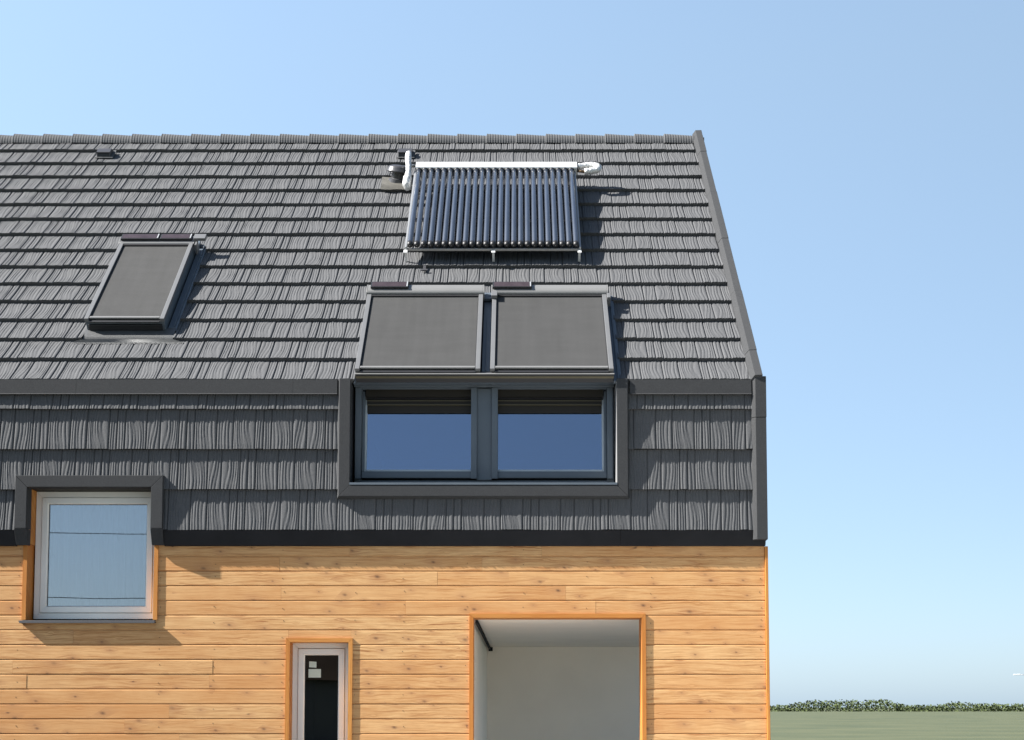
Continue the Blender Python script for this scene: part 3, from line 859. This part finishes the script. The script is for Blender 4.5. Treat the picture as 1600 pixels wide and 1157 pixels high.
t.add(vv, [(j*(nn+1)+i, j*(nn+1)+i+1, (j+1)*(nn+1)+i+1, (j+1)*(nn+1)+i) for j in range(len(prof)-1) for i in range(nn)])
MAT['apron'] = simple('grey_pleated_apron', (0.085, 0.088, 0.09), 0.5, 0.2, 0.1, 20)
sub(t, 'apron', MAT['apron'], sk)
t = MB(); t.rbox(-4.155, -4.145, .78, 2.66, -.035, -.02); t.rbox(-3.370, -3.285, .90, 2.66, -.035, -.005); t.rbox(-3.312, -3.306, .95, 2.66, -.004, .012)
t.rbox(-4.15, -3.36, 2.62, 2.72, -.034, .03)
sub(t, 'side_flashing', MAT['anth'], sk, bevel=.002)

# the two upper windows of the dormer group
HD = .10
dl = roof_window(-1.484, -.346, .012, 1.42, HD, 'left upper roof window with lowered grey blind', 0, ((.03, .40),))
dr = roof_window(-.256, .864, .012, 1.42, HD, 'right upper roof window with lowered grey blind', .01, ((.0, .385),))
for q in ((-.264, -.207, 1.31, 1.408, HD + .008, HD + .045), (.866, .900, 1.30, 1.39, .03, HD + .03)):
    t = MB(); t.rbox(*q); sub(t, 'bracket', MAT['rail'], dr, bevel=.003)
t = MB(); t.rbox(-.338, -.262, .03, 1.45, -.03, -.005); t.rbox(-.304, -.296, .15, 1.1, -.0045, .006)
t.rbox(-.338, -.262, 1.455, 1.52, .0, .03)
t.rbox(.868, .94, -.02, 1.58, -.035, -.004); t.rbox(.905, .911, -.02, 1.58, -.0035, .014)
t.rbox(-1.498, -1.486, -.02, 1.58, -.04, -.02)
t.rbox(-1.5, .88, 1.53, 1.60, -.034, .02)
sub(t, 'gap_flashing', MAT['anth'], dl, bevel=.002)
t = MB()   # drip lip across the foot of both upper windows
t.rbox(-1.485, .870, -.022, -.006, .064, .070, 0); t.rbox(-1.480, .866, -.018, -.007, .020, .042, 1); t.rbox(-1.480, .866, -.014, -.0068, .0425, .0635, 2)
t.rbox(-1.478, .864, -.0065, .02, -.03, .062, 2)
part(t, 'drip_rail', [MAT['bar'], MAT['copper'], MAT['dark']])

# ------------------------------------------------------------------ dormer surround and lower windows
sr = MB()
ring(sr, [(.892, 4.628), (.892, 3.646), (-1.526, 3.646), (-1.526, 4.628)],
     [(0, S), (.098, S), (.116, M + .01), (.116, M + .12), (0, M + .12)], closed=False, gap=.0012)
part(sr, 'window_surround', MAT['trim'], bevel=.0025)
YD = M + .24
sr = MB()
sr.box(-1.538, -1.5265, S + .03, YD + .08, 3.66, 4.60, 0); sr.box(.8915, .904, S + .004, YD + .08, 3.673, 4.60, 1)  # right lining coloured pale for the sunlight on it, left one dark
sr.box(-1.526, .892, S + .03, YD + .08, 3.630, 3.655, 0)
sr.box(-1.526, .892, S - .003, S + .03, 3.652, 3.672, 2)
part(sr, 'window_lining', [MAT['dark'], MAT['reveal_lit'], MAT['anth']])
fr = MB()   # fixed frame
ring(fr, rect(-1.448, .818, 3.735, 4.59), [(0, YD), (.066, YD), (.066, YD + .09), (0, YD + .09)], gap=.0005)
fr.box(-.383, -.246, YD - .022, YD + .09, 3.736, 4.59, 0)
fo = part(fr, 'window', MAT['anth'], bevel=.003); fo['label'] = 'pair of upright anthracite windows under the roof windows'
hd = MB(); hd.box(-1.52, .886, M + .05, YD - .046, 4.620, 4.652)
hd.box(-1.52, .886, YD - .045, YD - .001, 4.602, 4.655)
hd.box(-1.515, .882, YD - .02, YD + .08, 4.656, 4.72, 0)
sub(hd, 'head_rail', MAT['anth'], fo, bevel=.003)
hd = MB(); hd.box(-1.484, .864, M + .01, YD - .021, 4.690, 4.70)
sub(hd, 'soffit', MAT['dark'], fo)
tilt = R(4.5)
for (xa, xb) in ((-1.446, -.384), (-.246, .816)):
    zb = 3.752; zt_ = 4.59
    def T(x_, y_, z_, zb=zb):     # tilted inwards about the bottom edge
        c_, s_ = math.cos(tilt), math.sin(tilt)
        yy, zz = y_ - YD, z_ - zb
        return (x_, YD + yy * c_ + zz * s_, zb + zz * c_ - yy * s_)
    def tb(mb, x0, x1, y0, y1, z0, z1, mi=0):
        v = [T(*p) for p in ((x0,y0,z0),(x1,y0,z0),(x1,y1,z0),(x0,y1,z0),(x0,y0,z1),(x1,y0,z1),(x1,y1,z1),(x0,y1,z1))]
        mb.hexa(v, mi)
    s = MB(); w_ = .055
    tb(s, xa, xb, YD - .03, YD + .04, zb, zb + .062); tb(s, xa, xa + .022, YD - .028, YD + .04, zb + .0625, zt_ - .01); tb(s, xb - .022, xb, YD - .028, YD + .04, zb + .0625, zt_ - .01)
    sub(s, 'sash', MAT['anth'], fo, bevel=.003)
    # stout stiles in front, next to the mullion and jamb
    for (a, b_) in (((-.4372, -.3830) if xa < -1 else (-.2465, -.190)), ((-1.506, -1.452) if xa < -1 else (.818, .870))):
        s = MB(); s.box(a, b_, YD - .045, YD - .0305, 3.745, 4.598)
        sub(s, 'stile', MAT['anth'], fo, bevel=.003)
    bd = MB()
    tb(bd, xa + .0225, xa + .042, YD - .006, YD + .02, zb + .0635, zt_ - .05); tb(bd, xb - .042, xb - .0225, YD - .006, YD + .02, zb + .0635, zt_ - .05)
    tb(bd, xa + .0425, xb - .0425, YD - .010, YD + .02, zb + .0635, zb + .083)
    sub(bd, 'glazing_bead', MAT['bead'], fo, bevel=.002)
    p = MB(); tb(p, xa + .042, xb - .042, YD + .008, YD + .014, zb + .08, zt_ - .05)
    sub(p, 'pane', MAT['glass_blue'], fo)
    k = MB()
    tb(k, xa + .03, xb - .03, YD - .05, YD - .008, 4.520, 4.598, 0)          # brown head board
    tb(k, xa + .03, xb - .03, YD - .030, YD - .008, 4.500, 4.519, 1)
    tb(k, xa + .04, xb - .04, YD - .034, YD - .008, 4.484, 4.492, 2); tb(k, xa + .04, xb - .04, YD - .026, YD - .008, 4.456, 4.483, 0)
    tb(k, xa + .04, xb - .04, YD - .034, YD - .008, 4.444, 4.452, 2)
    tb(k, xa + .043, xb - .043, YD - .012, YD - .002, 4.374, 4.442, 0)  # dark brown slab on the pane in place of the soffit's reflection
    sub(k, 'shutter_and_reflection', [MAT['brown'], MAT['black'], MAT['copper']], fo)

# ------------------------------------------------------------------ solar collector (evacuated tubes)
B0 = RP(-.25, 2.45, 0)
sc = tag(empty('solar_collector', B0), 'evacuated tube solar collector with white header box mounted on the grey roof', 'solar panel')
SINV = Matrix.Translation((-B0[0], -B0[1], -B0[2]))
def spart(mb, name, mats, **kw):
    o = mb.build(name, mats, sc, **kw); o.matrix_parent_inverse = SINV; return o
TILT = .02; SB = 2.355
def CP(x, q, h): return RP(x, q, h + TILT * (q - SB))
class CMB(MB):
    def cbox(self, x0, x1, s0, s1, h0, h1, mi=0):
        self.hexa([CP(x0,s0,h0), CP(x1,s0,h0), CP(x1,s1,h0), CP(x0,s1,h0), CP(x0,s0,h1), CP(x1,s0,h1), CP(x1,s1,h1), CP(x0,s1,h1)], mi)
mnf = MB(); x0, x1 = -1.155, .662
pr = [(4.122, .100), (4.115, .190), (4.125, .202), (4.248, .204), (4.258, .192), (4.258, .100)]
mnf.prism([CP(x0, a, q) for a, q in pr], [CP(x1, a, q) for a, q in pr])
mo = spart(mnf, 'manifold', MAT['silver'], bevel=.003)
for xe in (x0 - .004, x1 + .0005):
    e = MB()
    e.prism([CP(xe, a, q) for a, q in pr], [CP(xe + .0035, a, q) for a, q in pr])
    e.build('end_plate', MAT['dark'], mo)
TP = .0714; X1T = -1.118; LT = 1.775
tb0 = MB(); tb0.tube([(0, 0, 0), (0, 0, .02), (0, 0, LT - .02), (0, 0, LT)], [.0295, .0302, .0302, .022], 20)
tube0 = spart(tb0, 'glass_tube', MAT['tube'], smooth=True)
basis = Matrix(((1, 0, 0), (0, -SA, CA), (0, CA, SA))).to_4x4() @ Matrix.Rotation(-math.atan(TILT), 4, 'X')
capm = MB()
lathe(capm, Vector((0, 0, 0)), Vector((0, 0, 1)), [(.012, -.028), (.020, -.024), (.030, -.012), (.0325, .0), (.0325, .03), (.031, .034)], 20, 1.0, 0)
lathe(capm, Vector((0, 0, 0)), Vector((0, 0, 1)), [(.0295, .0345), (.0295, .052)], 20, 1.0, 1)
lathe(capm, Vector((0, 0, 0)), Vector((0, 0, 1)), [(.003, -.034), (.006, -.033), (.006, -.0285)], 10, 1.0, 1)
cap_ = capm.build('end_cap', [MAT['rubber'], MAT['gplastic']], tube0, smooth=True)
col_ = MB()
lathe(col_, Vector((0, 0, LT - .045)), Vector((0, 0, 1)), [(.0298, .0), (.0352, .003), (.0352, .026), (.031, .030)], 20)
colr = col_.build('collar', MAT['rubber'], tube0, smooth=True)
for k in range(25):
    if k == 0: o = tube0
    else:
        o = tube0.copy(); col.objects.link(o); o.parent = sc
        for ch in (cap_, colr):
            c = ch.copy(); col.objects.link(c); c.parent = o
    o.matrix_parent_inverse = SINV
    o.matrix_basis = Matrix.Translation(CP(X1T + TP * k, SB, .165)) @ basis
for (xs_, wdt) in ((-1.170, .019), (.627, .019), (-.262, .018)):
    r_ = CMB(); r_.cbox(xs_, xs_ + wdt, 2.322, 4.114, .095, .117 if wdt < .019 else .155)
    spart(r_, 'side_rail' if wdt > .0185 else 'middle_rail', MAT['silver2'], bevel=.002)
r_ = CMB(); r_.cbox(-1.1505, .6265, 2.324, 2.344, .108, .132)
spart(r_, 'bottom_rail', MAT['alu'], bevel=.003)
for s_ in (3.90, 3.82, 3.05):
    r_ = CMB(); r_.cbox(-1.1505, .6265, s_, s_ + .02, .07, .092)
    spart(r_, 'cross_rail', MAT['alu'], bevel=.002)
for xs_ in (-1.182, -.278, .610):
    r_ = CMB(); r_.cbox(xs_, xs_ + .040, 2.262, 2.321, .120, .126); r_.cbox(xs_ + .008, xs_ + .032, 2.30, 2.3205, .0, .1195)
    spart(r_, 'foot', MAT['silver'], bevel=.002)
for xs_ in (-1.10, .56):
    r_ = CMB(); r_.cbox(xs_, xs_ + .03, 4.14, 4.17, -.05, .104)
    spart(r_, 'rear_leg', MAT['alu'], bevel=.002)
r_ = CMB(); r_.cbox(-.98, -.95, 2.10, 2.31, -.002, .006); r_.cbox(-1.0, -.93, 2.092, 2.12, .0065, .018)
spart(r_, 'roof_hook', MAT['gplastic'], bevel=.002)
def smooth_path(P, n=8):
    P = [Vector(p) for p in P]; out = []
    Q = [P[0]] + P + [P[-1]]
    for i in range(1, len(Q) - 2):
        for k in range(n):
            t_ = k / n
            out.append(0.5 * ((2*Q[i]) + (-Q[i-1]+Q[i+1])*t_ + (2*Q[i-1]-5*Q[i]+4*Q[i+1]-Q[i+2])*t_*t_ + (-Q[i-1]+3*Q[i]-3*Q[i+1]+Q[i+2])*t_**3))
    out.append(P[-1]); return out
rf = random.Random(3)
def foil(pts, rads, name):
    path = smooth_path(pts, 8); n = len(path)
    rr = []
    for i in range(n):
        q = i / (n - 1) * (len(rads) - 1); j = min(int(q), len(rads) - 2)
        rr.append((rads[j] + (rads[j+1] - rads[j]) * (q - j)) * (1 + rf.uniform(-.07, .07)))
    mb = MB(); mb.tube(path, rr, 14)
    for i, v_ in enumerate(mb.v): mb.v[i] = tuple(c + rf.uniform(-.0022, .0022) for c in v_)
    return spart(mb, name, MAT['foil'], smooth=True)
foil([RP(-1.252, 4.50, .24), RP(-1.252, 4.43, .255), RP(-1.248, 4.32, .25), RP(-1.240, 4.20, .23), RP(-1.232, 4.08, .20), RP(-1.240, 3.99, .16), RP(-1.248, 3.93, .12), RP(-1.225, 3.90, .06)],
     [.024, .033, .036, .031, .029, .048, .050, .03], 'insulated_pipe')
e = MB(); e.tube([RP(-1.24, 4.19, .22), RP(-1.1595, 4.19, .22)], .018, 12); spart(e, 'pipe_fitting', MAT['alu'], smooth=True)
e = MB(); e.tube([RP(-1.22, 3.95, .08), RP(-1.16, 3.94, .05), RP(-1.12, 3.90, .0)], .022, 12); spart(e, 'pipe_fitting', MAT['alu'], smooth=True)
foil([RP(.667, 4.205, .20), RP(.75, 4.225, .205), RP(.83, 4.22, .21), RP(.895, 4.18, .21), RP(.885, 4.115, .205), RP(.82, 4.095, .20), RP(.742, 4.09, .195)],
     [.034, .037, .038, .040, .038, .036, .035], 'insulated_pipe')
MAT['brass'] = simple('brass_fitting', (0.10, 0.065, 0.035), 0.4, 0.6, 0.2, 30)
e = MB(); e.tube([RP(.6665, 4.12, .19), RP(.75, 4.092, .192)], .016, 12); spart(e, 'pipe_fitting', MAT['brass'], smooth=True)

# ------------------------------------------------------------------ distant street lamp and far hedge
lx, ly = 53.0, 150.0
lp = tag(empty('street_lamp', (lx + 2.6, ly, 0)), 'distant slim street lamp whose head just enters at the right edge', 'street lamp')
def lpart(mb, name, mats, **kw):
    o = mb.build(name, mats, lp, **kw); o.matrix_parent_inverse = Matrix.Translation((-(lx + 2.6), -ly, 0)); return o
e = MB(); e.tube([(lx + 2.6, ly, 0), (lx + 2.6, ly, 4.8)], [.09, .055], 12); lpart(e, 'pole', MAT['galv'], smooth=True)
e = MB(); e.tube([(lx + 2.6, ly, 4.8), (lx + 2.3, ly, 5.02), (lx + 1.2, ly, 5.08), (lx + .7, ly, 5.1)], .035, 10); lpart(e, 'arm', MAT['galv'], smooth=True)
e = MB(); e.hexa([(lx, ly - .14, 5.06), (lx + .75, ly - .14, 5.04), (lx + .75, ly + .14, 5.04), (lx, ly + .14, 5.06),
                  (lx + .06, ly - .1, 5.17), (lx + .7, ly - .1, 5.20), (lx + .7, ly + .1, 5.20), (lx + .06, ly + .1, 5.17)])
lpart(e, 'lamp_head', MAT['silver'], bevel=.02)
hg = MB(); rh = random.Random(5)
for i in range(20000):
    xx = rh.uniform(20, 420); yy = 520 + rh.uniform(-6, 6); top = 2.6 + 1.3 * math.sin(xx * .09) * math.sin(xx * .031 + 1) + .9 * max(0, math.sin(xx * .23 + 2)) + rh.uniform(-.5, .5)
    zz = rh.uniform(0, max(1.2, top)); s_ = rh.uniform(.22, .55)
    a = Vector((rh.uniform(-1, 1), rh.uniform(-1, 1), rh.uniform(-1, 1))).normalized(); b_ = a.orthogonal().normalized(); c = a.cross(b_)
    P0 = Vector((xx, yy, zz))
    hg.add([P0 + b_ * s_, P0 + c * s_, P0 - b_ * s_ * .7, P0 - c * s_], [(0, 1, 2, 3)])
tag(hg.build('hedge', MAT['leaf']), 'low far hedge along the horizon at the right', 'hedge', kind='stuff')

# ------------------------------------------------------------------ what stands behind the photographer (seen mirrored in the panes)
nb = tag(empty('barn', (-6, -42, 0)), 'long low brown timber barn with a dark roof across the yard behind the viewer', 'barn')
def npart(mb, name, mats):
    o = mb.build(name, mats, nb); o.matrix_parent_inverse = Matrix.Translation((6, 42, 0)); return o
e = MB(); e.box(-40, 26, -50, -42, 0, 3.1); npart(e, 'wall', MAT['brown'])
e = MB(); e.prism([(-40.6, -41.4, 2.95), (-40.6, -46, 5.0), (-40.6, -50.6, 2.95)], [(26.6, -41.4, 2.95), (26.6, -46, 5.0), (26.6, -50.6, 2.95)]); npart(e, 'roof', MAT['barnroof'])
for hh, sag, yy in ((8.3, 1.0, -20.0), (6.1, .9, -20.4)):
    e = MB(); pts = []
    for i in range(41):
        q = i / 40; pts.append((-32 + 44 * q, yy, hh - sag * 4 * q * (1 - q)))
    e.tube(pts, .014, 6)
    tag(e.build('overhead_cable', MAT['cable']), ('upper' if hh > 7 else 'lower') + ' black overhead cable strung between poles behind the viewer', 'cable', 'overhead cables behind the viewer')
for xx in (-32, 12):
    e = MB(); e.tube([(xx, -20.2, 0), (xx, -20.2, 9)], [.14, .10], 12)
    tag(e.build('cable_pole', MAT['brown'], smooth=True), ('left' if xx > 0 else 'right') + ' brown wooden pole carrying the overhead cables behind the viewer', 'pole', 'cable poles behind the viewer')
